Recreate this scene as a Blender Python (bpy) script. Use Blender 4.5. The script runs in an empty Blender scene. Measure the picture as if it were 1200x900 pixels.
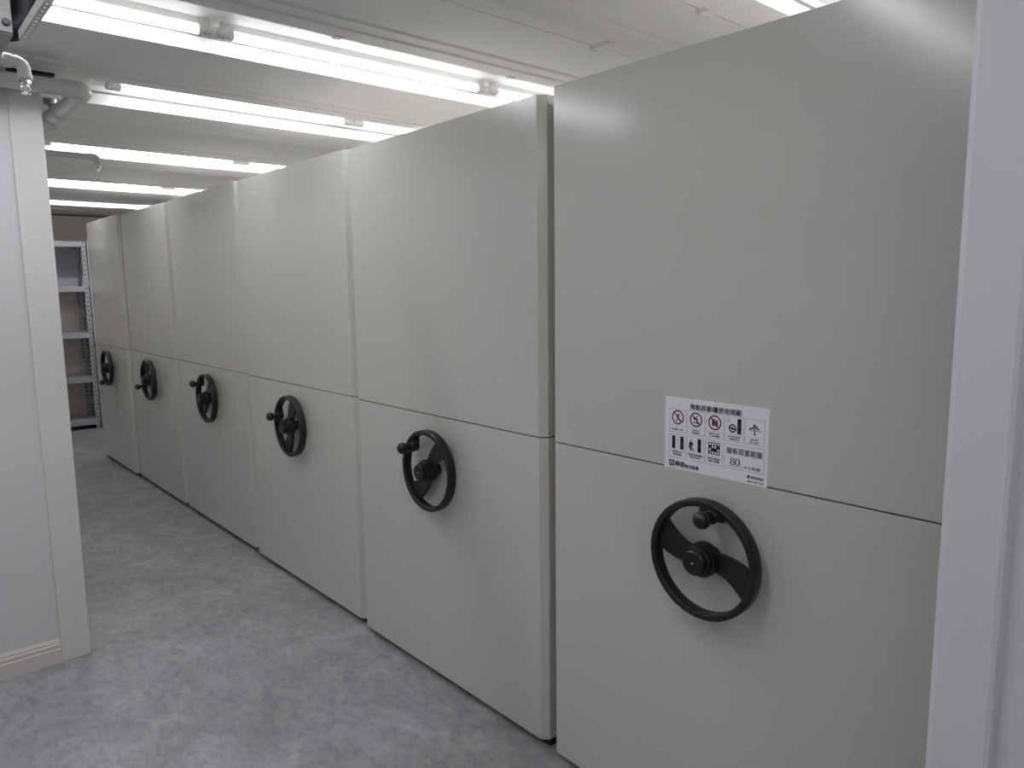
import bpy, bmesh, math, random
from mathutils import Matrix, Vector
random.seed(4)
PI = math.pi
S = bpy.context.scene
COL = S.collection

# ------------------------------------------------------------------ materials
def new_mat(name, col, rough=.5, metal=0., spec=.5):
    m = bpy.data.materials.new(name); m.use_nodes = True
    b = m.node_tree.nodes['Principled BSDF']
    b.inputs['Base Color'].default_value = (*col, 1)
    b.inputs['Roughness'].default_value = rough
    b.inputs['Metallic'].default_value = metal
    b.inputs['Specular IOR Level'].default_value = spec
    return m, m.node_tree, b

def noise_bump(nt, b, scale, strength, dist=.001, stretch=(1, 1, 1), detail=3):
    N, L = nt.nodes, nt.links
    tc = N.new('ShaderNodeTexCoord'); mp = N.new('ShaderNodeMapping')
    mp.inputs['Scale'].default_value = stretch
    nz = N.new('ShaderNodeTexNoise'); nz.inputs['Scale'].default_value = scale; nz.inputs['Detail'].default_value = detail
    bp = N.new('ShaderNodeBump'); bp.inputs['Strength'].default_value = strength; bp.inputs['Distance'].default_value = dist
    L.new(tc.outputs['Object'], mp.inputs['Vector']); L.new(mp.outputs['Vector'], nz.inputs['Vector'])
    L.new(nz.outputs['Fac'], bp.inputs['Height']); L.new(bp.outputs['Normal'], b.inputs['Normal'])

M = {}
def mk(key, name, col, rough=.5, metal=0., spec=.5, bump=None):
    m, nt, b = new_mat(name, col, rough, metal, spec)
    if bump: noise_bump(nt, b, *bump)
    M[key] = m
mk('door', 'powder_coated_steel', (.60, .588, .55), .175, 0, .5)
mk('carcass', 'grey_steel', (.40, .39, .37), .5)
mk('black_gap', 'black_steel_and_base_shade', (.012, .012, .013), .6)  # black steel; on the carriage base it paints the shadow under the panels
mk('wheel', 'black_plastic', (.010, .010, .012), .38, 0, .5, (700, .12, .0006))
mk('wheel_cap', 'black_plastic_smooth', (.010, .010, .013), .30)
mk('pin', 'steel_pin', (.75, .75, .75), .35, 1)
mk('wall', 'white_paint', (.68, .67, .685), .6, 0, .4, (60, .12, .001))
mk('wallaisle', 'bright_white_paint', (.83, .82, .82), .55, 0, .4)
mk('wallbrush', 'brushed_white_paint', (.70, .69, .735), .55, 0, .4, (26, .35, .0022, (1, 1, .16), 4))
mk('cream', 'cream_paint', (.74, .67, .61), .7)
mk('brown', 'brown_trim', (.16, .11, .08), .6)
mk('casing', 'white_casing', (.70, .69, .69), .5, 0, .4)
mk('skirt', 'warm_white_skirting', (.66, .63, .60), .5)
mk('ceiling', 'white_steel_deck', (.80, .79, .765), .5, 0, .4)
mk('gap_shade', 'gap_shade_grey', (.20, .20, .21), .6)  # dark grey standing for the shade in the trough corner gap
mk('fit', 'white_plastic', (.80, .79, .78), .4)
mk('pipe', 'white_pipe', (.60, .59, .585), .42)
mk('chrome', 'chrome', (.82, .82, .84), .12, 1)
mk('zinc', 'galvanised_steel', (.55, .55, .56), .4, .7)
mk('unit', 'grey_housing', (.42, .40, .39), .5)
mk('bolt', 'dark_bolt', (.13, .13, .13), .45, .6)
mk('foam', 'black_foam_and_void', (.010, .009, .016), .55)  # foam of the hose; the same black stands for the trough's dark void
mk('strip', 'white_steel_strip', (.74, .73, .73), .45)
mk('shelf', 'grey_shelf_steel', (.44, .43, .46), .45)
mk('paper', 'white_print', (.88, .875, .94), .35)
mk('ink', 'black_ink', (.012, .012, .014), .5)
mk('inkgrey', 'grey_ink', (.16, .17, .20), .5)
mk('red', 'red_ink', (.24, .018, .035), .5)
mk('blue', 'purple_ink', (.09, .03, .16), .5)

def make_post_mat():
    m, nt, b = new_mat('slotted_post_steel', (.46, .45, .48), .45)
    N, L = nt.nodes, nt.links
    tc = N.new('ShaderNodeTexCoord'); sx = N.new('ShaderNodeSeparateXYZ'); L.new(tc.outputs['Object'], sx.inputs[0])
    def mth(op, a, v):
        n = N.new('ShaderNodeMath'); n.operation = op
        if isinstance(a, float): n.inputs[0].default_value = a
        else: L.new(a, n.inputs[0])
        if isinstance(v, float): n.inputs[1].default_value = v
        else: L.new(v, n.inputs[1])
        return n.outputs[0]
    fz = mth('FRACT', mth('MULTIPLY', sx.outputs['Z'], 20.), 0.)
    dz = mth('ABSOLUTE', mth('SUBTRACT', fz, .5), 0.)
    ax = mth('ABSOLUTE', sx.outputs['X'], 0.)
    dx = mth('ABSOLUTE', mth('SUBTRACT', ax, .020), 0.)
    hole = mth('MULTIPLY', mth('LESS_THAN', dz, .22), mth('LESS_THAN', dx, .006))
    mx = N.new('ShaderNodeMix'); mx.data_type = 'RGBA'
    L.new(hole, mx.inputs['Factor'])
    mx.inputs['A'].default_value = (.46, .45, .48, 1); mx.inputs['B'].default_value = (.07, .07, .08, 1)
    L.new(mx.outputs['Result'], b.inputs['Base Color'])
    return m
M['post'] = make_post_mat()

def make_floor_mat():
    m, nt, b = new_mat('concrete_look_vinyl', (.2, .2, .21), .42, 0, .4)
    N, L = nt.nodes, nt.links
    tc = N.new('ShaderNodeTexCoord')
    def nz(scale, detail, rough, stretch=(1, 1, 1), dist=0.):
        mp = N.new('ShaderNodeMapping'); mp.inputs['Scale'].default_value = stretch
        L.new(tc.outputs['Object'], mp.inputs['Vector'])
        n = N.new('ShaderNodeTexNoise'); n.inputs['Scale'].default_value = scale; n.inputs['Detail'].default_value = detail
        n.inputs['Roughness'].default_value = rough; n.inputs['Distortion'].default_value = dist
        L.new(mp.outputs['Vector'], n.inputs['Vector']); return n.outputs['Fac']
    def ramp(f, stops):
        r = N.new('ShaderNodeValToRGB'); r.color_ramp.elements[0].position = stops[0][0]; r.color_ramp.elements[0].color = (*stops[0][1], 1)
        r.color_ramp.elements[1].position = stops[-1][0]; r.color_ramp.elements[1].color = (*stops[-1][1], 1)
        for p, c in stops[1:-1]:
            e = r.color_ramp.elements.new(p); e.color = (*c, 1)
        L.new(f, r.inputs['Fac']); return r.outputs['Color']
    def mix(mode, fac, a, c):
        x = N.new('ShaderNodeMix'); x.data_type = 'RGBA'; x.blend_type = mode
        x.inputs['Factor'].default_value = fac
        L.new(a, x.inputs['A']); L.new(c, x.inputs['B']); return x.outputs['Result']
    c1 = ramp(nz(4.2, 12, .72, (1, .8, 1), .7), [(.28, (.248, .244, .256)), (.5, (.335, .329, .347)), (.70, (.45, .444, .466))])
    c2 = ramp(nz(30, 10, .78, (1, .5, 1), .6), [(.28, (.42, .42, .43)), (.5, (1, 1, 1)), (.74, (1.38, 1.38, 1.40))])
    c3 = ramp(nz(1.1, 4, .5), [(.3, (.90, .90, .90)), (.7, (1.08, 1.08, 1.08))])
    r = mix('MULTIPLY', .62, c1, c2); r = mix('MULTIPLY', .8, r, c3)
    # faint tile joints 0.45 x 0.9 m
    br = N.new('ShaderNodeTexBrick'); br.inputs['Scale'].default_value = 1.; br.inputs['Brick Width'].default_value = .92
    br.inputs['Row Height'].default_value = .46; br.inputs['Mortar Size'].default_value = .0012; br.inputs['Mortar Smooth'].default_value = .2
    br.inputs['Color1'].default_value = (1, 1, 1, 1); br.inputs['Color2'].default_value = (.97, .97, .97, 1); br.inputs['Mortar'].default_value = (.85, .85, .85, 1)
    L.new(tc.outputs['Object'], br.inputs['Vector'])
    r = mix('MULTIPLY', 1., r, br.outputs['Color'])
    L.new(r, b.inputs['Base Color'])
    return m
M['floor'] = make_floor_mat()

def make_tube_mat(strength):
    m = bpy.data.materials.new('lit_tube'); m.use_nodes = True
    nt = m.node_tree; b = nt.nodes['Principled BSDF']
    b.inputs['Base Color'].default_value = (.9, .9, .9, 1)
    b.inputs['Emission Color'].default_value = (.965, .975, 1., 1)
    # LED strip behind a diffuser: brightest straight down, dimmer towards the sides of the tube
    N, L = nt.nodes, nt.links
    tc = N.new('ShaderNodeTexCoord'); sx = N.new('ShaderNodeSeparateXYZ'); L.new(tc.outputs['Normal'], sx.inputs[0])
    def mth(op, a, v):
        n = N.new('ShaderNodeMath'); n.operation = op; L.new(a, n.inputs[0]); n.inputs[1].default_value = v; return n.outputs[0]
    dn = mth('MAXIMUM', mth('MULTIPLY', sx.outputs['Z'], -1.), 0.)
    L.new(mth('ADD', mth('MULTIPLY', mth('POWER', dn, 2.5), strength), 6.0), b.inputs['Emission Strength'])
    return m
M['tube'] = make_tube_mat(60.0)

# ------------------------------------------------------------------ mesh helpers
class MB:
    def __init__(s): s.v = []; s.f = []
    def add(s, vs, fs):
        o = len(s.v); s.v += [tuple(p) for p in vs]; s.f += [[i + o for i in f] for f in fs]; return s
    def box(s, x0, y0, z0, x1, y1, z1):
        vs = [(x, y, z) for x in (x0, x1) for y in (y0, y1) for z in (z0, z1)]
        return s.add(vs, [(0, 1, 3, 2), (4, 6, 7, 5), (0, 4, 5, 1), (2, 3, 7, 6), (0, 2, 6, 4), (1, 5, 7, 3)])
    def prism(s, poly, fn, t0, t1):
        n = len(poly)
        vs = [fn(a, b, t0) for a, b in poly] + [fn(a, b, t1) for a, b in poly]
        fs = [list(range(n))[::-1], list(range(n, 2 * n))] + [[i, (i + 1) % n, n + (i + 1) % n, n + i] for i in range(n)]
        return s.add(vs, fs)
    def lathe(s, prof, o, d, n=32):
        d = Vector(d).normalized(); a = d.orthogonal().normalized(); b = d.cross(a); o = Vector(o)
        vs, fs = [], []
        for r, h in prof:
            for k in range(n):
                t = 2 * PI * k / n; vs.append(o + d * h + (a * math.cos(t) + b * math.sin(t)) * r)
        m = len(prof)
        for i in range(m - 1):
            for k in range(n):
                fs.append([i * n + k, i * n + (k + 1) % n, (i + 1) * n + (k + 1) % n, (i + 1) * n + k])
        fs.append(list(range(n))[::-1]); fs.append([(m - 1) * n + k for k in range(n)])
        return s.add(vs, fs)
    def cyl(s, p, q, r, n=24):
        d = Vector(q) - Vector(p); return s.lathe([(r, 0), (r, d.length)], p, d, n)
    def tube(s, pts, r, n=20):
        pts = [Vector(p) for p in pts]; vs, fs = [], []; up = None
        for i, p in enumerate(pts):
            d = (pts[min(i + 1, len(pts) - 1)] - pts[max(i - 1, 0)]).normalized()
            if up is None: up = d.orthogonal().normalized()
            up = (up - d * up.dot(d)).normalized(); b = d.cross(up)
            for k in range(n):
                t = 2 * PI * k / n; vs.append(p + (up * math.cos(t) + b * math.sin(t)) * r)
        for i in range(len(pts) - 1):
            for k in range(n):
                fs.append([i * n + k, i * n + (k + 1) % n, (i + 1) * n + (k + 1) % n, (i + 1) * n + k])
        fs.append(list(range(n))[::-1]); fs.append([(len(pts) - 1) * n + k for k in range(n)])
        return s.add(vs, fs)
    def build(s, name, mat, parent=None, bevel=0., seg=2, smooth=True, ang=32, recalc=True):
        me = bpy.data.meshes.new(name); me.from_pydata(s.v, [], s.f); me.update()
        if recalc:
            bm = bmesh.new(); bm.from_mesh(me); bmesh.ops.recalc_face_normals(bm, faces=bm.faces); bm.to_mesh(me); bm.free()
        if smooth:
            me.shade_smooth(); me.set_sharp_from_angle(angle=math.radians(ang))
        me.materials.append(mat)
        o = bpy.data.objects.new(name, me); COL.objects.link(o)
        if parent: o.parent = parent
        if bevel:
            b = o.modifiers.new('bevel', 'BEVEL'); b.width = bevel; b.segments = seg; b.limit_method = 'ANGLE'; b.angle_limit = math.radians(40)
        return o
def empty(name, loc, label, cat, group=None):
    o = bpy.data.objects.new(name, None); o.empty_display_size = .1; COL.objects.link(o); o.location = loc
    return tag(o, label, cat, group)
def tag(o, label, cat, group=None):
    o['label'] = label; o['category'] = cat
    if group: o['group'] = group
    return o
def struct(o): o['kind'] = 'structure'; return o
def arc(c, a, b, r, t0, t1, n=10):
    c, a, b = Vector(c), Vector(a), Vector(b)
    return [c + (a * math.cos(t0 + (t1 - t0) * i / n) + b * math.sin(t0 + (t1 - t0) * i / n)) * r for i in range(n + 1)]

# ------------------------------------------------------------------ room shell
ZC = 2.42
XL, XR, YF, YB = -2.6, 4.3, -3.2, 9.82
struct(MB().box(XL - .1, YF - .1, -.1, XR + .1, YB + .1, 0).build('floor', M['floor'], smooth=False))
struct(MB().box(XL - .1, YB, 0, XR + .1, YB + .1, 2.6).build('wall_back', M['cream'], smooth=False))
struct(MB().box(XL - .1, YF - .1, 0, XR + .1, YF, 2.6).build('wall_front', M['wall'], smooth=False))
struct(MB().box(XL - .1, YF, 0, XL, YB, 2.6).build('wall_outer_left', M['wall'], smooth=False))
struct(MB().box(XR, YF, 0, XR + .1, YB, 2.6).build('wall_outer_right', M['wall'], smooth=False))
struct(MB().box(XL, YB - .012, 2.398, XR, YB, 2.416).build('trim_1', M['brown'], smooth=False))

# partition on the left: wall, end casing, moulded skirting
struct(MB().box(XL, 3.466, 0, .496, 3.58, 2.345).build('wall_left', M['wall'], smooth=False))
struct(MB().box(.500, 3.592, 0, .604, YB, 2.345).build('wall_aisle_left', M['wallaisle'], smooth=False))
struct(MB().box(.496, 3.455, 0, .606, 3.59, 2.345).build('trim_2', M['casing'], bevel=.0035))
sk = [(0, 0), (-.014, 0), (-.014, .062), (-.009, .066), (-.012, .070), (-.012, .082), (-.007, .086), (-.009, .091), (-.004, .103), (0, .104)]
struct(MB().prism(sk, lambda a, b, t: (t, 3.466 + a, b), XL, .496).build('baseboard_left', M['skirt'], ang=20))

# near wall on the right, with its raised end casing and corner bead
struct(MB().box(1.222, YF, 0, 1.34, .300, ZC + .02).build('wall_right', M['wallbrush'], smooth=False))
cp = [(1.34, .296), (1.212, .296), (1.203, .300), (1.2, .306), (1.2, .376), (1.2105, .3865), (1.34, .3865)]
struct(MB().prism(cp, lambda a, b, t: (a, b, t), 0, ZC + .02).build('trim_3', M['wallbrush'], ang=25))

# ceiling: cold formed deck with deep light troughs running along x
LIPS = [(-2.18, -1.75), (-.68, -.25), (.886, 1.316), (2.444, 2.897), (3.550, 4.000), (5.180, 5.595), (6.860, 7.345), (8.380, 8.845)]
lips = [b for a, b in LIPS]
TUBEY = dict(zip(lips, (-1.96, -.46, 1.10, 2.800, 3.850, 5.500, 7.200, 8.710)))
TD, HB = .085, .0565
prof = [(YF, .014)]
for i, (n, e) in enumerate(LIPS):
    prof += [(n - .160, .014), (n - .150, .007), (n - .090, .007), (n - .083, 0.), (n, 0.), (n + .006, TD), (e - .006, TD), (e, 0.), (e + .140, .003), (e + .160, .014)]
    nxt = LIPS[i + 1][0] - .16 if i + 1 < len(lips) else YB
    def seam(y): return [(y - .002, .014), (y - .002, .034), (y + .002, .034), (y + .002, .014)]
    if i == 2: prof += seam(e + .178)
    if e + .60 < nxt:
        prof += [(e + .41, .014), (e + .462, .030), (e + .470, .027), (e + .505, .027), (e + .512, .030), (e + .56, .014)]
    if i == 2: prof += seam(e + .648)
prof += [(YB, .014), (YB, .3), (YF, .3)]
struct(MB().prism(prof, lambda a, b, t: (t, a, ZC + b), XL, XR).build('ceiling', M['ceiling'], smooth=False))
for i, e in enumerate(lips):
    struct(MB().box(XL, e - .0075, ZC + .050, XR, e - .0035, ZC + .059).build('trim_%d' % (i + 4), M['gap_shade'], smooth=False))  # strip painted dark as the shaded gap between trough ceiling and far wall

# ------------------------------------------------------------------ tube lights
P0, PITCH, TL = .935, 1.265, 1.135
row_names = {1.316: 'nearest the camera', 2.897: 'second', 4.0: 'third', 5.595: 'fourth', 7.345: 'fifth', 8.845: 'sixth'}
def light_tube(x, e, label):
    y, z = TUBEY[e], ZC + (HB if e > 3 else .046)
    t = empty('tube_light', (x, y, ZC + TD), label, 'light', 'ceiling tube lights')
    dz = z - ZC - TD
    A = math.radians(142)
    low = [(.0172 * math.sin(-A + 2 * A * k / 18), dz - .0172 * math.cos(-A + 2 * A * k / 18)) for k in range(19)]
    MB().prism(low, lambda a, b, h: (h, a, b), .064, .066 + TL).build('lamp_tube', M['tube'], t)
    up = [(.0176 * math.sin(A + 2 * (PI - A) * k / 8), dz - .0176 * math.cos(A + 2 * (PI - A) * k / 8)) for k in range(9)]
    up += [(p[0] * .9, p[1] - .0012) for p in (up[-1], up[0])]
    MB().prism(up, lambda a, b, h: (h, a, b), .064, .066 + TL).build('tube_back', M['fit'], t)
    MB().box(.02, -.010, dz + .012, 1.245, .010, 0).build('base_rail', M['fit'], t)
    for a in (0., .065 + TL):
        c = MB().lathe([(.014, .001), (.0185, .004), (.0185, .061), (.0175, .064)], (a, 0, dz), (1, 0, 0), 20).build('end_cap', M['fit'], t)
        h = MB()
        for q in (-1, 1): h.cyl((a + .032 + q * .008, -.012, dz - .0135 + q * .002), (a + .032 + q * .008, -.0135, dz - .0155 + q * .002), .0022, 8)
        h.build('contact_pin', M['ink'], c)
    return t
def lab(e, k):
    if e < 0: return 'added fill tube light, unseen behind the viewpoint'  # unseen row, added for ambient light from the camera side
    if k < -1: return 'added fill tube light, unseen in the room to the left of the viewpoint'  # unseen sections, added to light the cabinet doors more frontally
    if e == 1.316: return {-1: 'added fill tube light, unseen overhead in front of the hung grey housing',  # first one is an unseen section, put in to brighten the right wall
                           0: 'lit tube light in the bright ceiling trough above the notice cabinet, at top right',
                           1: 'lit tube light hidden behind the top of the notice cabinet'}[k]
    r = row_names[e]
    if e == 2.897:
        return {-1: 'lit tube light at the left end of the frontmost bright row',
                0: 'lit tube light in the middle of the frontmost bright row, between two connectors',
                1: 'lit tube light of the frontmost row ending behind the second cabinet'}[k]
    if e == 4.0: return {0: 'lit tube light with a bare white end cap right of the elbow pipe', 1: 'short visible end of the lit tube light above the third cabinet'}[k]
    if e == 5.595: return {0: 'thin bright tube light just above the small sprinkler pipe', 1: 'thin bright tube light end over the fourth cabinet'}[k]
    if e == 7.345: return {0: 'tube light hidden in the bright trough behind the small sprinkler', 1: 'tube light in the far trough over the fifth cabinet'}[k]
    return {0: 'tube light hidden in the farthest bright trough by the back wall', 1: 'tube light in the farthest trough over the last cabinet'}[k]
for e in lips:
    if e < -1: continue
    ks = (-2, -1) if e < 0 else (-2, -1, 0, 1) if e < 3 else (0, 1)
    for k in ks:
        light_tube(P0 + k * PITCH - (.12 if e < 0 else 0) + (.12 if e == 2.897 else .665 if e == 1.316 and k >= 0 else 0), e, lab(e, k))

# little clips on the trough lip, cable covers on the deck
def clip(x, y, label):
    b = MB().box(-.016, -.010, -.005, .016, .016, .0).box(-.016, .010, -.005, .016, .016, .020)
    o = b.build('lip_clip', M['fit'], bevel=.0015); o.location = (x, y, ZC)
    return tag(o, label, 'clip', 'clips on the trough lip')
clip(1.345, 2.434, 'small white clip on the trough lip left of the second cabinet')
clip(2.150, 2.434, 'small white clip on the trough lip just above the second cabinet top')
def cable_cover(x0, x1, y0, y1, label):
    t = empty('cable_cover', ((x0 + x1) / 2, y1, ZC + .014), label, 'cable cover', 'white cable covers on the ceiling')
    w = (x1 - x0) / 2
    pr = [(-w, 0), (-w + .004, -.014), (w - .004, -.014), (w, 0)]
    MB().prism(pr, lambda a, b, s: (a, s, b), y0 - y1, 0).build('cover_lid', M['fit'], t, bevel=.0015)
    MB().box(-w - .004, -.006, -.017, w + .004, .004, 0).build('end_clip', M['fit'], t, bevel=.002)
cable_cover(2.140, 2.172, 1.885, 1.975, 'short white cable cover across the ceiling seam above the second cabinet')
cable_cover(2.140, 2.195, 1.33, 1.502, 'white cable cover on the ceiling above the notice cabinet')

# ------------------------------------------------------------------ mobile cabinets with handwheels
UP, DN, SEAM = 0, 0, 1.068
#        front x, right flat y, left flat y, top, wheel y, wheel z, knob angle
CABS = [(1.576, .456, 1.596, 2.124, 1.025, .862, 77),
        (1.585, 1.680, 2.818, 2.118, 2.240, .865, 140),
        (1.605, 2.905, 4.078, 2.132, 3.474, .864, 161),
        (1.619, 4.170, 5.332, 2.142, 4.701, .873, 135),
        (1.618, 5.415, 6.530, 2.140, 5.937, .880, -151),
        (1.602, 6.610, 7.630, 2.150, 7.106, .882, -82)]
CLAB = ['grey steel mobile cabinet with the white notice, nearest on the right',
        'second grey mobile cabinet from the right, beside the one with the notice',
        'third grey mobile cabinet from the right, its handwheel knob pointing left',
        'fourth grey mobile cabinet from the right, third from the far end',
        'fifth grey mobile cabinet from the right, second from the far end',
        'farthest grey mobile cabinet, by the metal shelves, knob at wheel bottom']

def wheel_mesh():
    m = MB()
    # rim: rounded rectangular section swept round the axis (local z towards the viewer)
    R0, R1, n0, n1, c = .136, .1545, .025, .060, .006
    sec = []
    for cx, cy, t0 in ((R1 - c, n1 - c, 0), (R0 + c, n1 - c, PI / 2), (R0 + c, n0 + c, PI), (R1 - c, n0 + c, 1.5 * PI)):
        for k in range(5): sec.append((cx + c * math.cos(t0 + k * PI / 8), cy + c * math.sin(t0 + k * PI / 8)))
    n, q = 96, len(sec); vs, fs = [], []
    for i in range(n):
        t = 2 * PI * i / n
        for r, h in sec: vs.append((r * math.cos(t), r * math.sin(t), h))
    for i in range(n):
        for k in range(q): fs.append([i * q + k, ((i + 1) % n) * q + k, ((i + 1) % n) * q + (k + 1) % q, i * q + (k + 1) % q])
    m.add(vs, fs)
    # S-shaped web
    ang = math.radians(161); N = 28; top, bot = [], []
    for i in range(N + 1):
        u = -1 + 2 * i / N
        s = .0165 * math.sin(PI * u)
        w = .024 + .018 * abs(u) ** 2.0
        x = -u * .142
        top.append((x, -s + w)); bot.append((x, -s - w))
    outline = top + bot[::-1]
    ca, sa = math.cos(ang), math.sin(ang)
    outline = [(a * ca - b * sa, a * sa + b * ca) for a, b in outline]
    vs = [(a, b, h) for h in (.030, .043) for a, b in outline]
    P = len(outline); fs = []
    for i in range(N):
        j = 2 * N + 1 - i
        fs.append([i, i + 1, j - 1, j]); fs.append([P + i, P + j, P + j - 1, P + i + 1])
    for i in range(P): fs.append([i, (i + 1) % P, P + (i + 1) % P, P + i])
    m.add(vs, fs)
    # boss for the crank knob, swelling from the inside of the rim
    t = math.radians(77); bx, by = .122 * math.cos(t), .122 * math.sin(t)
    m.lathe([(.014, .026), (.0195, .029), (.0195, .056), (.015, .060)], (bx, by, 0), (0, 0, 1), 28)
    rt = (math.cos(t), math.sin(t)); pt = (-rt[1], rt[0])
    fl = [(.100 + .019 * (1 - abs(q) ** 2) - .004 + .026 * abs(q) ** 2.2, q * .036) for q in [k / 8 - 1 for k in range(17)]]
    fl = [(.141, .036)] + [(r_, w_) for r_, w_ in fl[::-1]] + [(.141, -.036)]
    m.prism([(r_ * rt[0] + w_ * pt[0], r_ * rt[1] + w_ * pt[1]) for r_, w_ in fl], lambda a, b, h: (a, b, h), .029, .055)
    return m
def hub_mesh():
    return MB().lathe([(.024, 0), (.024, .028), (.043, .030), (.0445, .034), (.0445, .056), (.043, .059), (.038, .060), (.038, .070), (.0365, .072), (.031, .073), (.031, .087), (.029, .0895), (.024, .0905), (.023, .0898)], (0, 0, 0), (0, 0, 1), 44)
def knob_mesh():
    t = math.radians(77); bx, by = .122 * math.cos(t), .122 * math.sin(t)
    pr = [(.0095, .058), (.0095, .074)]
    for k in range(1, 15):
        a = -PI / 2 + PI * k / 15
        pr.append((.0225 * math.cos(a) if math.cos(a) * .0225 > .0095 or a > 0 else .0095, .094 + .0205 * math.sin(a)))
    return MB().lathe(pr, (bx, by, 0), (0, 0, 1), 32)
WM, HM, KM = wheel_mesh(), hub_mesh(), knob_mesh()
PM = MB().lathe([(.0028, .0888), (.0028, .0908), (.0018, .0914)], (0, 0, 0), (0, 0, 1), 14)
protos = {}
def inst(key, mb, name, mat, parent, **kw):
    if key not in protos:
        o = mb.build(name, mat, parent, **kw); protos[key] = o
    else:
        o = protos[key].copy(); COL.objects.link(o); o.parent = parent
    return o
for (X, ya, yb, zt, wy, wz, ka), label in zip(CABS, CLAB):
    yc = (ya + yb) / 2
    t = empty('mobile_cabinet', (X, yc, 0), label, 'cabinet', 'row of mobile cabinets')
    a, b, c = ya - yc, yb - yc, .022
    pan = [(0, a), (0, b), (c, b + c), (.055, b + c), (.055, a - c), (c, a - c)]
    f = lambda p, q, h: (p, q, h)
    MB().prism(pan, f, SEAM + .0020, zt).build('upper_panel', M['door'], t, bevel=.0012)
    MB().prism(pan, f, .030, SEAM - .0020).build('lower_panel', M['door'], t, bevel=.0012)
    MB().box(.030, a - c + .004, SEAM - .0021, .055, b + c - .004, SEAM + .0021).build('seam_strip', M['black_gap'], t, smooth=False)
    MB().box(.0551, a - c + .003, .034, 2.2, b + c - .003, zt - .004).build('carcass', M['carcass'], t, bevel=.002)
    MB().box(.030, a - c + .006, 0, 2.19, b + c - .006, .0339).build('carriage_base', M['black_gap'], t, smooth=False)  # base painted black for the shadow in the recess below the panels
    w = inst('wheel', WM, 'handwheel', M['wheel'], t)
    w.matrix_local = Matrix.Translation((0, wy - yc, wz)) @ Matrix(((0, 0, -1, 0), (-1, 0, 0, 0), (0, 1, 0, 0), (0, 0, 0, 1))) @ Matrix.Rotation(math.radians(ka - 77), 4, 'Z')
    inst('hub', HM, 'hub', M['wheel_cap'], w, ang=28)
    k = inst('knob', KM, 'crank_knob', M['wheel_cap'], w)
    inst('pin', PM, 'hub_pin', M['pin'], w)

# ------------------------------------------------------------------ printed notice on the first cabinet
SX, SY, SZ = 1.576, 1.180, 1.066          # bottom-left corner seen by the viewer, on the door face
sign = empty('notice_sign', (SX, SY, SZ), 'white printed rules notice stuck on the nearest cabinet door', 'sign')
def sg(a, b, h=0.): return (-.0012 - h, -a, b)     # a to the right, b up, h towards the viewer
MB().prism([(.0005, .0), (.2985, .0), (.2985, .1905), (.0005, .1905)], lambda a, b, h: (-h, -a, b), 0, .0012).build('board', M['paper'], sign, smooth=False)
class Flat(MB):
    def poly(s, pts): return s.prism(pts, sg, .00005, .00022)
    def rect(s, a0, b0, a1, b1): return s.poly([(a0, b0), (a1, b0), (a1, b1), (a0, b1)])
    def frame(s, a0, b0, a1, b1, w=.0006):
        s.rect(a0, b0, a1, b0 + w); s.rect(a0, b1 - w, a1, b1); s.rect(a0, b0 + w, a0 + w, b1 - w); return s.rect(a1 - w, b0 + w, a1, b1 - w)
    def line(s, p, q, w):
        p, q = Vector(p), Vector(q); d = (q - p).normalized(); n = Vector((-d.y, d.x)) * w / 2
        return s.poly([tuple(p - n), tuple(q - n), tuple(q + n), tuple(p + n)])
    def limb(s, pts, w):
        for p, q in zip(pts, pts[1:]): s.line(p, q, w); s.disc(q, w / 2, 8)
        return s.disc(pts[0], w / 2, 8)
    def disc(s, c, r, n=20, ry=None):
        ry = ry or r
        return s.poly([(c[0] + r * math.cos(2 * PI * k / n), c[1] + ry * math.sin(2 * PI * k / n)) for k in range(n)])
    def ring(s, c, r1, r0, n=32, ry1=None, ry0=None, off=0.):
        ry1 = ry1 or r1; ry0 = ry0 or r0
        for k in range(n):
            t, u = 2 * PI * k / n, 2 * PI * (k + 1) / n
            s.poly([(c[0] + r0 * math.cos(t), c[1] + off + ry0 * math.sin(t)), (c[0] + r1 * math.cos(t), c[1] + ry1 * math.sin(t)),
                    (c[0] + r1 * math.cos(u), c[1] + ry1 * math.sin(u)), (c[0] + r0 * math.cos(u), c[1] + off + ry0 * math.sin(u))])
        return s
def text(s, a, b, size, width=None, mat='ink', name='lettering', bold=0., align='LEFT', parent=None, squash=1.):
    cu = bpy.data.curves.new('text', 'FONT'); cu.body = s; cu.size = 1.; cu.resolution_u = 2; cu.fill_mode = 'FRONT'
    o = bpy.data.objects.new('text', cu); COL.objects.link(o)
    dg = bpy.context.evaluated_depsgraph_get(); me = bpy.data.meshes.new_from_object(o.evaluated_get(dg))
    bpy.data.objects.remove(o)
    xs = [v.co.x for v in me.vertices] or [0, 1]
    x0, x1 = min(xs), max(xs)
    k = size; kx = (width / (x1 - x0)) if width else size * squash
    off = a if align == 'LEFT' else a - (x1 - x0) * kx / 2
    # heavier weight: overlay copies of the strokes shifted by a hair
    d = bold * .68
    sh = [(0, 0)] + ([(d, 0), (-d, 0), (0, d * .7), (0, -d * .7)] if bold else [])
    vs, fs = [], []; nv = len(me.vertices)
    for q, (dx, dy) in enumerate(sh):
        vs += [sg(off + (v.co.x - x0 + dx) * kx, b + (v.co.y + dy) * k, .00018 + q * .00001) for v in me.vertices]
        fs += [[i + q * nv for i in p.vertices] for p in me.polygons]
    bpy.data.meshes.remove(me)
    me = bpy.data.meshes.new(name); me.from_pydata(vs, [], fs); me.update()
    me.materials.append(M[mat])
    n = bpy.data.objects.new(name, me); COL.objects.link(n); n.parent = parent or sign
    return n
text('無軌移動櫃使用規範', .078, .1645, .0165, .148, bold=.045, name='title')
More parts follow.
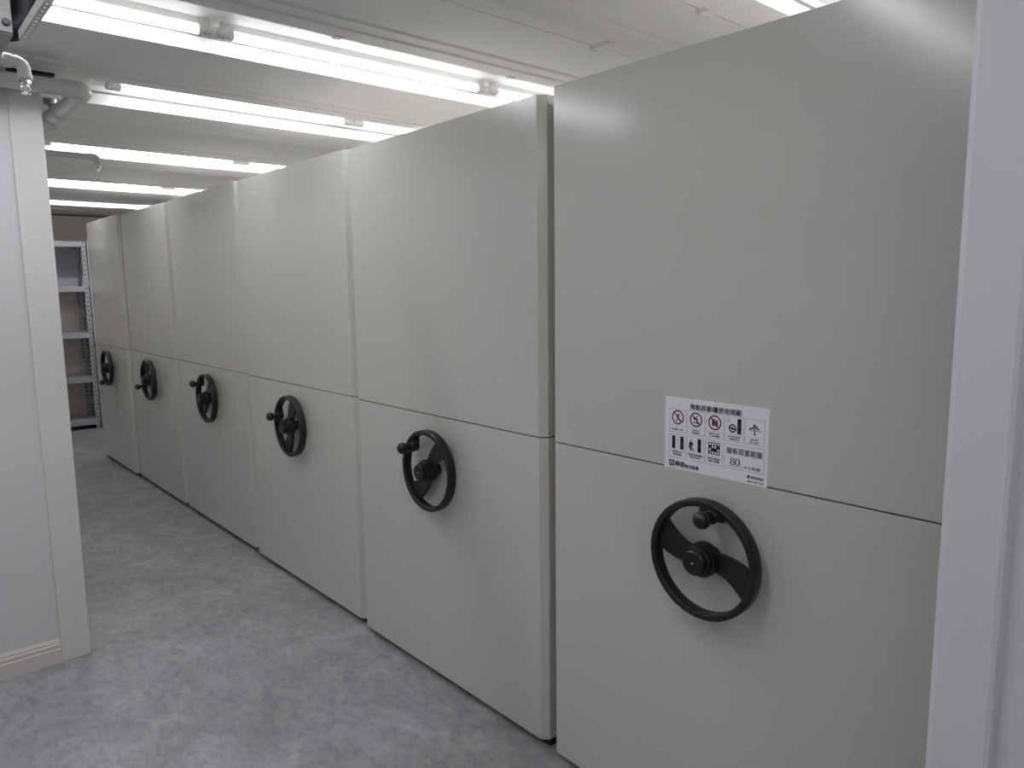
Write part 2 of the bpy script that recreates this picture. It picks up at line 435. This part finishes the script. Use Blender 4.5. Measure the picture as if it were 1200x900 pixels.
# pictogram cells
cw = (.052, .0545, .0515)
cols = [.0142, .0700, .1253, .1808, .2360]
cells1 = [(a, .0985, a + .0523, .160) for a in cols]
cells2 = [(a, .0310, a + .0510, .0925) for a in cols[:3]]
fr = Flat()
for a0, b0, a1, b1 in cells1:
    fr.frame(a0, b0, a1, b1); fr.rect(a0, b0 + .0178, a1, b0 + .0182)
for a0, b0, a1, b1 in cells2:
    fr.frame(a0, b0, a1, b1); fr.rect(a0, b0 + .0192, a1, b0 + .0196)
fr.frame(.1808, .0305, .2893, .0915)
fr.build('cell_border', M['inkgrey'], sign, smooth=False)
rd = Flat()
for i in range(3):
    cx, cy = (.0402, .0962, .1515)[i], .1386
    rd.ring((cx, cy), .0190, .0152)
    rd.line((cx - .0122, cy + .0122), (cx + .0122, cy - .0122), .0032)
rd.build('prohibition_ring', M['red'], sign, smooth=False)
pc = Flat()
# climbing figure
c = (.0402, .1386)
pc.disc((c[0] - .0005, c[1] + .0068), .0022, 12)
pc.limb([(c[0] - .0075, c[1] + .0085), (c[0] - .0045, c[1] + .003), (c[0], c[1] + .003), (c[0] + .0045, c[1] + .003), (c[0] + .0055, c[1] + .0085)], .0022)
pc.limb([(c[0], c[1] + .003), (c[0] + .0005, c[1] - .003)], .0048)
pc.limb([(c[0], c[1] - .003), (c[0] - .0045, c[1] - .0105)], .0024); pc.limb([(c[0] + .001, c[1] - .003), (c[0] + .007, c[1] - .0095)], .0024)
# slipping figure
c = (.0962, .1386)
pc.disc((c[0] + .002, c[1] + .0085), .0022, 12)
pc.limb([(c[0] - .007, c[1] + .0045), (c[0] - .001, c[1] + .0045), (c[0] + .004, c[1] + .001), (c[0] + .002, c[1] - .003), (c[0] + .007, c[1] - .0065)], .0026)
pc.limb([(c[0] - .006, c[1] + .0015), (c[0] + .001, c[1] + .003)], .0028)
pc.poly([(c[0] - .0095, c[1] - .0055), (c[0] + .003, c[1] - .0065), (c[0] + .0115, c[1] - .0095), (c[0] + .0105, c[1] - .0115), (c[0] - .0085, c[1] - .0075)])
# cabinet closing on a person
c = (.1515, .1386)
pc.rect(c[0] - .0075, c[1] - .0085, c[0] - .0015, c[1] + .0095); pc.rect(c[0] + .004, c[1] - .0085, c[0] + .0085, c[1] + .0065)
pc.disc((c[0] + .0015, c[1] + .0065), .002, 10); pc.limb([(c[0] + .0012, c[1] + .003), (c[0] + .001, c[1] - .008)], .0032); pc.limb([(c[0] + .002, c[1] + .002), (c[0] + .005, c[1] - .009)], .0022)
# handwheel and cabinet
pc.ring((.2020, .1310), .0108, .0072, 28); pc.disc((.2020, .1310), .0040, 20); pc.line((.1940, .1330), (.2100, .1290), .0030)
pc.rect(.2150, .1185, .2262, .1565)
# running figure over a floor line
c = (.2620, .1380)
pc.disc((c[0] - .001, c[1] + .0085), .0024, 12)
pc.limb([(c[0] - .003, c[1] + .0075), (c[0] + .003, c[1] + .004), (c[0] + .006, c[1] + .0005), (c[0] + .0105, c[1] - .0005)], .0034)
pc.limb([(c[0] - .005, c[1] + .003), (c[0] + .0035, c[1] + .004), (c[0] + .0075, c[1] + .006)], .0024)
pc.limb([(c[0] - .011, c[1] - .0005), (c[0] - .005, c[1] - .0005), (c[0] - .0015, c[1] + .001)], .0024); pc.disc((c[0] - .011, c[1] - .0005), .0026, 10)
pc.limb([(c[0], c[1] - .001), (c[0], c[1] - .011)], .0024); pc.poly([(c[0] - .003, c[1] - .012), (c[0] + .003, c[1] - .012), (c[0], c[1] - .0175)])
pc.line((c[0] - .018, c[1] - .0045), (c[0] + .020, c[1] - .0050), .0012)
# two cabinets
pc.rect(.0232, .0545, .0337, .0885); pc.rect(.0492, .0545, .0597, .0885)
# person pushing something before a cabinet
pc.disc((.0822, .0835), .0022, 12); pc.poly([(.0775, .0795), (.0860, .0795), (.0900, .0735), (.0885, .0700), (.0850, .0720), (.0850, .0565), (.0800, .0565), (.0795, .0700), (.0785, .0620), (.0755, .0620)])
pc.poly([(.0870, .0575), (.0940, .0570), (.0925, .0590), (.0895, .0600), (.0880, .0660), (.0870, .0660)])
pc.rect(.1025, .0545, .1130, .0895)
# shelf grid with loads
for k in range(5): pc.rect(.1345 + k * .00775, .0570, .1345 + k * .00775 + .0026, .0880)
for k in range(5): pc.rect(.1345, .0570 + k * .0073, .1681, .0570 + k * .0073 + .0018)
pc.rect(.1345, .0735, .1420, .0800); pc.rect(.1590, .0735, .1681, .0810); pc.rect(.1425, .0645, .1585, .0720); pc.rect(.1345, .058, .1390, .0650)
pc.build('pictogram', M['ink'], sign, smooth=False)
g = Flat()
g.rect(.0262, .068, .0305, .0745); g.rect(.0520, .068, .0560, .0745); g.rect(.105, .068, .1105, .0745); g.rect(.2180, .1340, .2235, .1400)
g.ring((.1905, .1485), .0040, .0032, 14, .0048, .0040); g.line((.1875, .1545), (.1935, .1545), .0006); g.limb([(.0385, .0770), (.0410, .0795), (.0440, .0770)], .0007); g.limb([(.0400, .0770), (.0395, .0720)], .0006)
g.build('pictogram_detail', M['inkgrey'], sign, smooth=False)
# captions under the pictograms
cap = [((.0400, .1040), ['請勿攀爬、踩踏']), ((.0960, .1085), ['請勿站立', '軌道移動區']), ((.1515, .1085), ['確認無人員後', '方可移動櫃體']),
       ((.2070, .1085), ['每次使用後請將', '手輪轉回定位']), ((.2620, .1085), ['請勿奔跑', '請小心慢行'])]
for (cx, cy), rows in cap:
    for k, r in enumerate(rows): text(r, cx, cy - k * .0062, .0050, None, bold=.045, align='CENTER', name='caption')
cap2 = [((.0400, .0440), ['確認櫃內無人', '再移動櫃體']), ((.0960, .0440), ['移動前先將障礙物', '移除再行操作']), ((.1515, .0440), ['物品平均擺放於', '層板不得超重'])]
for i, ((cx, cy), rows) in enumerate(cap2):
    for k, r in enumerate(rows): text(r, cx, cy - k * .0066, .0054, None, 'red' if i == 0 and k == 0 else 'ink', bold=.045, align='CENTER', name='caption')
text('層板荷重範圍', .1870, .0690, .0170, .0965, bold=.026, name='load_heading')
e8 = Flat()
e8.ring((.2040, .0543), .0054, .0026, 24, .0046, .0037); e8.ring((.2040, .0446), .0066, .0031, 24, .0057, .0046)
e8.ring((.2180, .0490), .0068, .0034, 28, .0103, .0092)
e8.rect(.1860, .0362, .2370, .0368)
e8.build('load_figure', M['ink'], sign, smooth=False)
text('KG/每層', .2390, .0365, .0092, .0400, bold=.022, name='load_unit')
lg = Flat(); lg.rect(.0142, .0150, .0312, .0232); lg.build('logo_mark', M['red'], sign, smooth=False)
lg = Flat(); lg.rect(.0142, .0068, .0312, .0150); lg.build('logo_base', M['blue'], sign, smooth=False)
lw = Flat(); lw.prism
for p, q in (((.018, .0190), (.0285, .0190)), ((.018, .0190), (.018, .0152)), ((.018, .0152), (.0270, .0152)), ((.0270, .0152), (.0270, .0108)), ((.0160, .0108), (.0270, .0108))):
    lw.line(p, q, .0013)
lo = lw.build('logo_stroke', M['paper'], sign, smooth=False); lo.location = (-.00015, 0, 0)
text('神助', .0335, .0085, .0165, .0320, bold=.06, name='company_name')
text('物流設備', .0665, .0085, .0105, .0400, bold=.055, name='company_name')
ph = Flat(); ph.disc((.2490, .0185), .0044, 22); ph.build('phone_mark', M['ink'], sign, smooth=False)
hs = Flat(); hs.limb([(.2475, .0208), (.2480, .0185), (.2495, .0168), (.2510, .0165)], .0010); ho = hs.build('phone_handset', M['paper'], sign, smooth=False); ho.location = (-.00015, 0, 0)
text('服務專線', .2555, .0152, .0078, .0330, bold=.035, name='service_line')
text('0800-070-123', .2455, .0050, .0078, .0430, bold=.030, name='service_line')

# ------------------------------------------------------------------ pipes and sprinklers
def collar(m, p, d, r, l):
    m.lathe([(r * .93, 0), (r, .003), (r, l - .003), (r * .93, l)], p, d, 28)
# big white pipe that turns the corner at the partition end
pz, py, px, r = 2.330, 3.385, .745, .0300
t = empty('water_pipe', (px, py, pz), 'thick white pipe elbowing round the left partition top under the ceiling', 'pipe')
MB().cyl((XL - px, 0, 0), (-.070, 0, 0), r, 32).build('pipe_run', M['pipe'], t)
MB().cyl((0, .075, 0), (0, 3.2, 0), r, 32).build('pipe_run', M['pipe'], t)
b = MB(); b.tube([(-.078, 0, 0), (-.045, 0, 0)] + [tuple(p) for p in arc((-.040, .040, 0), (0, -1, 0), (1, 0, 0), .040, 0, PI / 2, 10)] + [(0, .045, 0), (0, .075, 0)], .0335, 28)
b.build('elbow', M['pipe'], t, ang=40)
b = MB(); collar(b, (0, .44, 0), (0, 1, 0), .040, .075); collar(b, (0, .47, 0), (0, 1, 0), .043, .014); b.build('coupling', M['pipe'], t)
b = MB(); b.lathe([(.012, .03), (.012, .060), (.030, .062), (.030, .0895)], (.0, .64, 0), (0, 0, 1), 24); b.lathe([(.040, -.035), (.042, -.032), (.042, .032), (.040, .035)], (0, .64, 0), (0, 1, 0), 28)
b.build('pipe_hanger', M['zinc'], t)

def sprinkler(x, y, z, r, label, x0=XL, re=1.17):
    t = empty('sprinkler', (x, y, z), label, 'sprinkler', 'sprinklers on branch pipes')
    MB().cyl((x0 - x, 0, 0), (-.035, 0, 0), r, 24).build('branch_pipe', M['pipe'], t)
    b = MB(); R = r * re
    b.tube([(-.040, 0, 0), (-.024, 0, 0)] + [tuple(p) for p in arc((-.022, 0, -.022), (0, 0, 1), (1, 0, 0), .022, 0, PI / 2, 8)] + [(0, 0, -.036)], R, 22)
    collar(b, (-.052, 0, 0), (1, 0, 0), R * 1.12, .022); collar(b, (0, 0, -.034), (0, 0, -1), R * 1.15, .014)
    b.build('elbow', M['pipe'], t, ang=40)
    h = MB()
    h.lathe([(r * .75, -.046), (r * .95, -.048), (r * .95, -.060), (r * .6, -.063), (r * .6, -.068)], (0, 0, 0), (0, 0, 1), 6)
    for s in (-1, 1): h.tube([(s * r * .50, 0, -.064), (s * r * .72, 0, -.072), (s * r * .60, 0, -.081), (s * r * .15, 0, -.088)], r * .14, 8)
    h.cyl((0, 0, -.062), (0, 0, -.090), r * .17, 10)
    hd = h.build('sprinkler_head', M['chrome'], t, ang=30)
    MB().lathe([(r * .25, -.087), (r * .85, -.089), (r * .85, -.0905), (r * .2, -.092)], (0, 0, 0), (0, 0, 1), 24).build('deflector', M['chrome'], hd)
sprinkler(.437, 2.70, 2.2285, .0158, 'white sprinkler pipe with chrome head in front of the thick elbow pipe')
sprinkler(1.140, 5.00, 2.331, .0165, 'small white sprinkler pipe beneath the third bright ceiling trough', x0=.7755)

tag(MB().box(.535, 3.600, ZC + .002, .690, 3.70, ZC + TD).build('dark_void_block', M['foam'], bevel=.003),  # solid block painted black in place of the dark opening in the trough
    'black block standing for the dark void in the ceiling trough behind the near sprinkler', 'void block')

# ------------------------------------------------------------------ hung housing, hose and slotted angle at the top left
hx, hy, hz = .279, 1.80, 2.051
t = empty('ceiling_unit', (-.15, 2.1, hz), 'grey metal housing hung from the ceiling at the top left corner', 'housing')
o = (.15, -2.1, -hz)
MB().box(-.65 + .15, hy - 2.1, 0, hx + .15, 2.42 - 2.1, ZC - hz).build('housing', M['unit'], t, bevel=.002)
MB().box(.15 + .15, hy - .004 - 2.1, .004, hx - .001 + .15, hy - 2.1, .040).build('bracket_plate', M['shelf'], t, bevel=.001)
MB().lathe([(.0080, 0), (.0080, .0012), (.0058, .0016), (.0058, .0046), (.0046, .0054)], (.268 + .15, hy - .004 - 2.1, .022), (0, -1, 0), 18).build('bolt', M['bolt'], t)
path = [(.310, 1.845, ZC + .02), (.310, 1.845, 2.18)] + [tuple(p) for p in arc((.270, 1.845, 2.115), (1, 0, 0), (0, 0, -1), .040, 0, PI * .46, 10)]
tag(MB().tube(path, .0245, 22).build('black_hose', M['foam'], ang=50), 'black hose curving down beside the grey ceiling housing', 'hose')
t = empty('slotted_angle', (.289, 1.8, 2.045), 'perforated white steel angle strip beside the black hose', 'bracket')
b = MB(); L0, L1 = -.95, 0.
b.box(0, L0, 0, .0045, L1, .0022); b.box(.0085, L0, 0, .0130, L1, .0022)
k = L0
while k < -.004:
    b.box(.0045, k, 0, .0085, min(k + .016, L1), .0022); k += .022
b.build('flange', M['strip'], t, smooth=False)
MB().box(-.0012, L0, 0, 0, L1, .018).build('flange', M['strip'], t, smooth=False)
MB().cyl((.0065, L0 + .05, -.012), (.0065, L0 + .05, ZC - 2.045 + .01), .004, 10).build('hanger_rod', M['zinc'], t)

# ------------------------------------------------------------------ shelving at the end of the aisle
def shelving(x0, x1, label):
    y0, y1, H = 9.30, 9.75, 2.085
    t = empty('shelving_unit', ((x0 + x1) / 2, (y0 + y1) / 2, 0), label, 'shelves', 'steel shelving along the back wall')
    hw, hd = (x1 - x0) / 2, (y1 - y0) / 2
    for sx in (-1, 1):
        for sy in (-1, 1):
            p = MB()
            a, c = -sx * .040, -sy * .040
            p.box(min(0, a), min(0, -sy * .002), 0, max(0, a), max(0, -sy * .002), H)
            p.box(min(0, -sx * .002), min(-sy * .002, c), 0, max(0, -sx * .002), max(-sy * .002, c), H)
            q = p.build('post', M['post'], t, smooth=False); q.location = (sx * hw, sy * hd, 0)
    for z in (.105, .585, 1.085, 1.595, 2.085):
        s = MB(); w, d = hw - .003, hd - .003
        s.box(-w, -d, z - .004, w, d, z)
        for sy in (-1, 1): s.box(-w, min(sy * d, sy * (d - .003)), z - .058, w, max(sy * d, sy * (d - .003)), z - .004)
        for sx in (-1, 1): s.box(min(sx * w, sx * (w - .003)), -d + .003, z - .058, max(sx * w, sx * (w - .003)), d - .003, z - .004)
        s.build('shelf', M['shelf'], t, smooth=False)
    for sx in (-1, 1):
        for k in range(2): MB().box(sx * (hw - .008) - .001, -hd + .04, .25 + k * 1.0, sx * (hw - .008) + .001, hd - .04, .29 + k * 1.0).build('side_brace', M['shelf'], t, smooth=False)
    MB().box(-hw + .004, hd - .004, 1.60, hw - .004, hd - .0025, 2.02).build('back_panel', M['shelf'], t, smooth=False)
    for sx in (-1, 1):
        for sy in (-1, 1): MB().box(sx * (hw - .021) - .024, sy * (hd - .021) - .024, 0, sx * (hw - .021) + .024, sy * (hd - .021) + .024, .006).build('foot', M['black_gap'], t, smooth=False)
shelving(.965, 1.925, 'grey slotted steel shelving unit at the aisle end, beyond the last cabinet')
shelving(1.942, 2.90, 'grey steel shelving unit mostly hidden behind the farthest cabinet')

# ------------------------------------------------------------------ camera and view
R = ((0.7505983593525855, 0.09605691131535755, -0.653739376759393), (-0.6606569036263702, 0.09173141884089549, -0.7450622809458638), (-0.011599940862933204, 0.9911399581219543, 0.13231411408457816))
cam = bpy.data.cameras.new('camera'); cam.sensor_width = 36; cam.sensor_fit = 'HORIZONTAL'; cam.lens = 863.8996 / 1200 * 36; cam.clip_start = .02
co = bpy.data.objects.new('camera', cam); COL.objects.link(co)
co.matrix_world = Matrix.Translation((0, 0, 1.55)) @ Matrix(R).to_4x4()
S.camera = co
w = bpy.data.worlds.new('world'); S.world = w; w.use_nodes = True
w.node_tree.nodes['Background'].inputs['Color'].default_value = (0, 0, 0, 1)
S.view_settings.view_transform = 'Standard'; S.view_settings.look = 'None'
S.view_settings.exposure = .05; S.view_settings.gamma = 1.; S.view_settings.use_curve_mapping = False
S.cycles.max_bounces = 10; S.cycles.diffuse_bounces = 6; S.cycles.glossy_bounces = 4
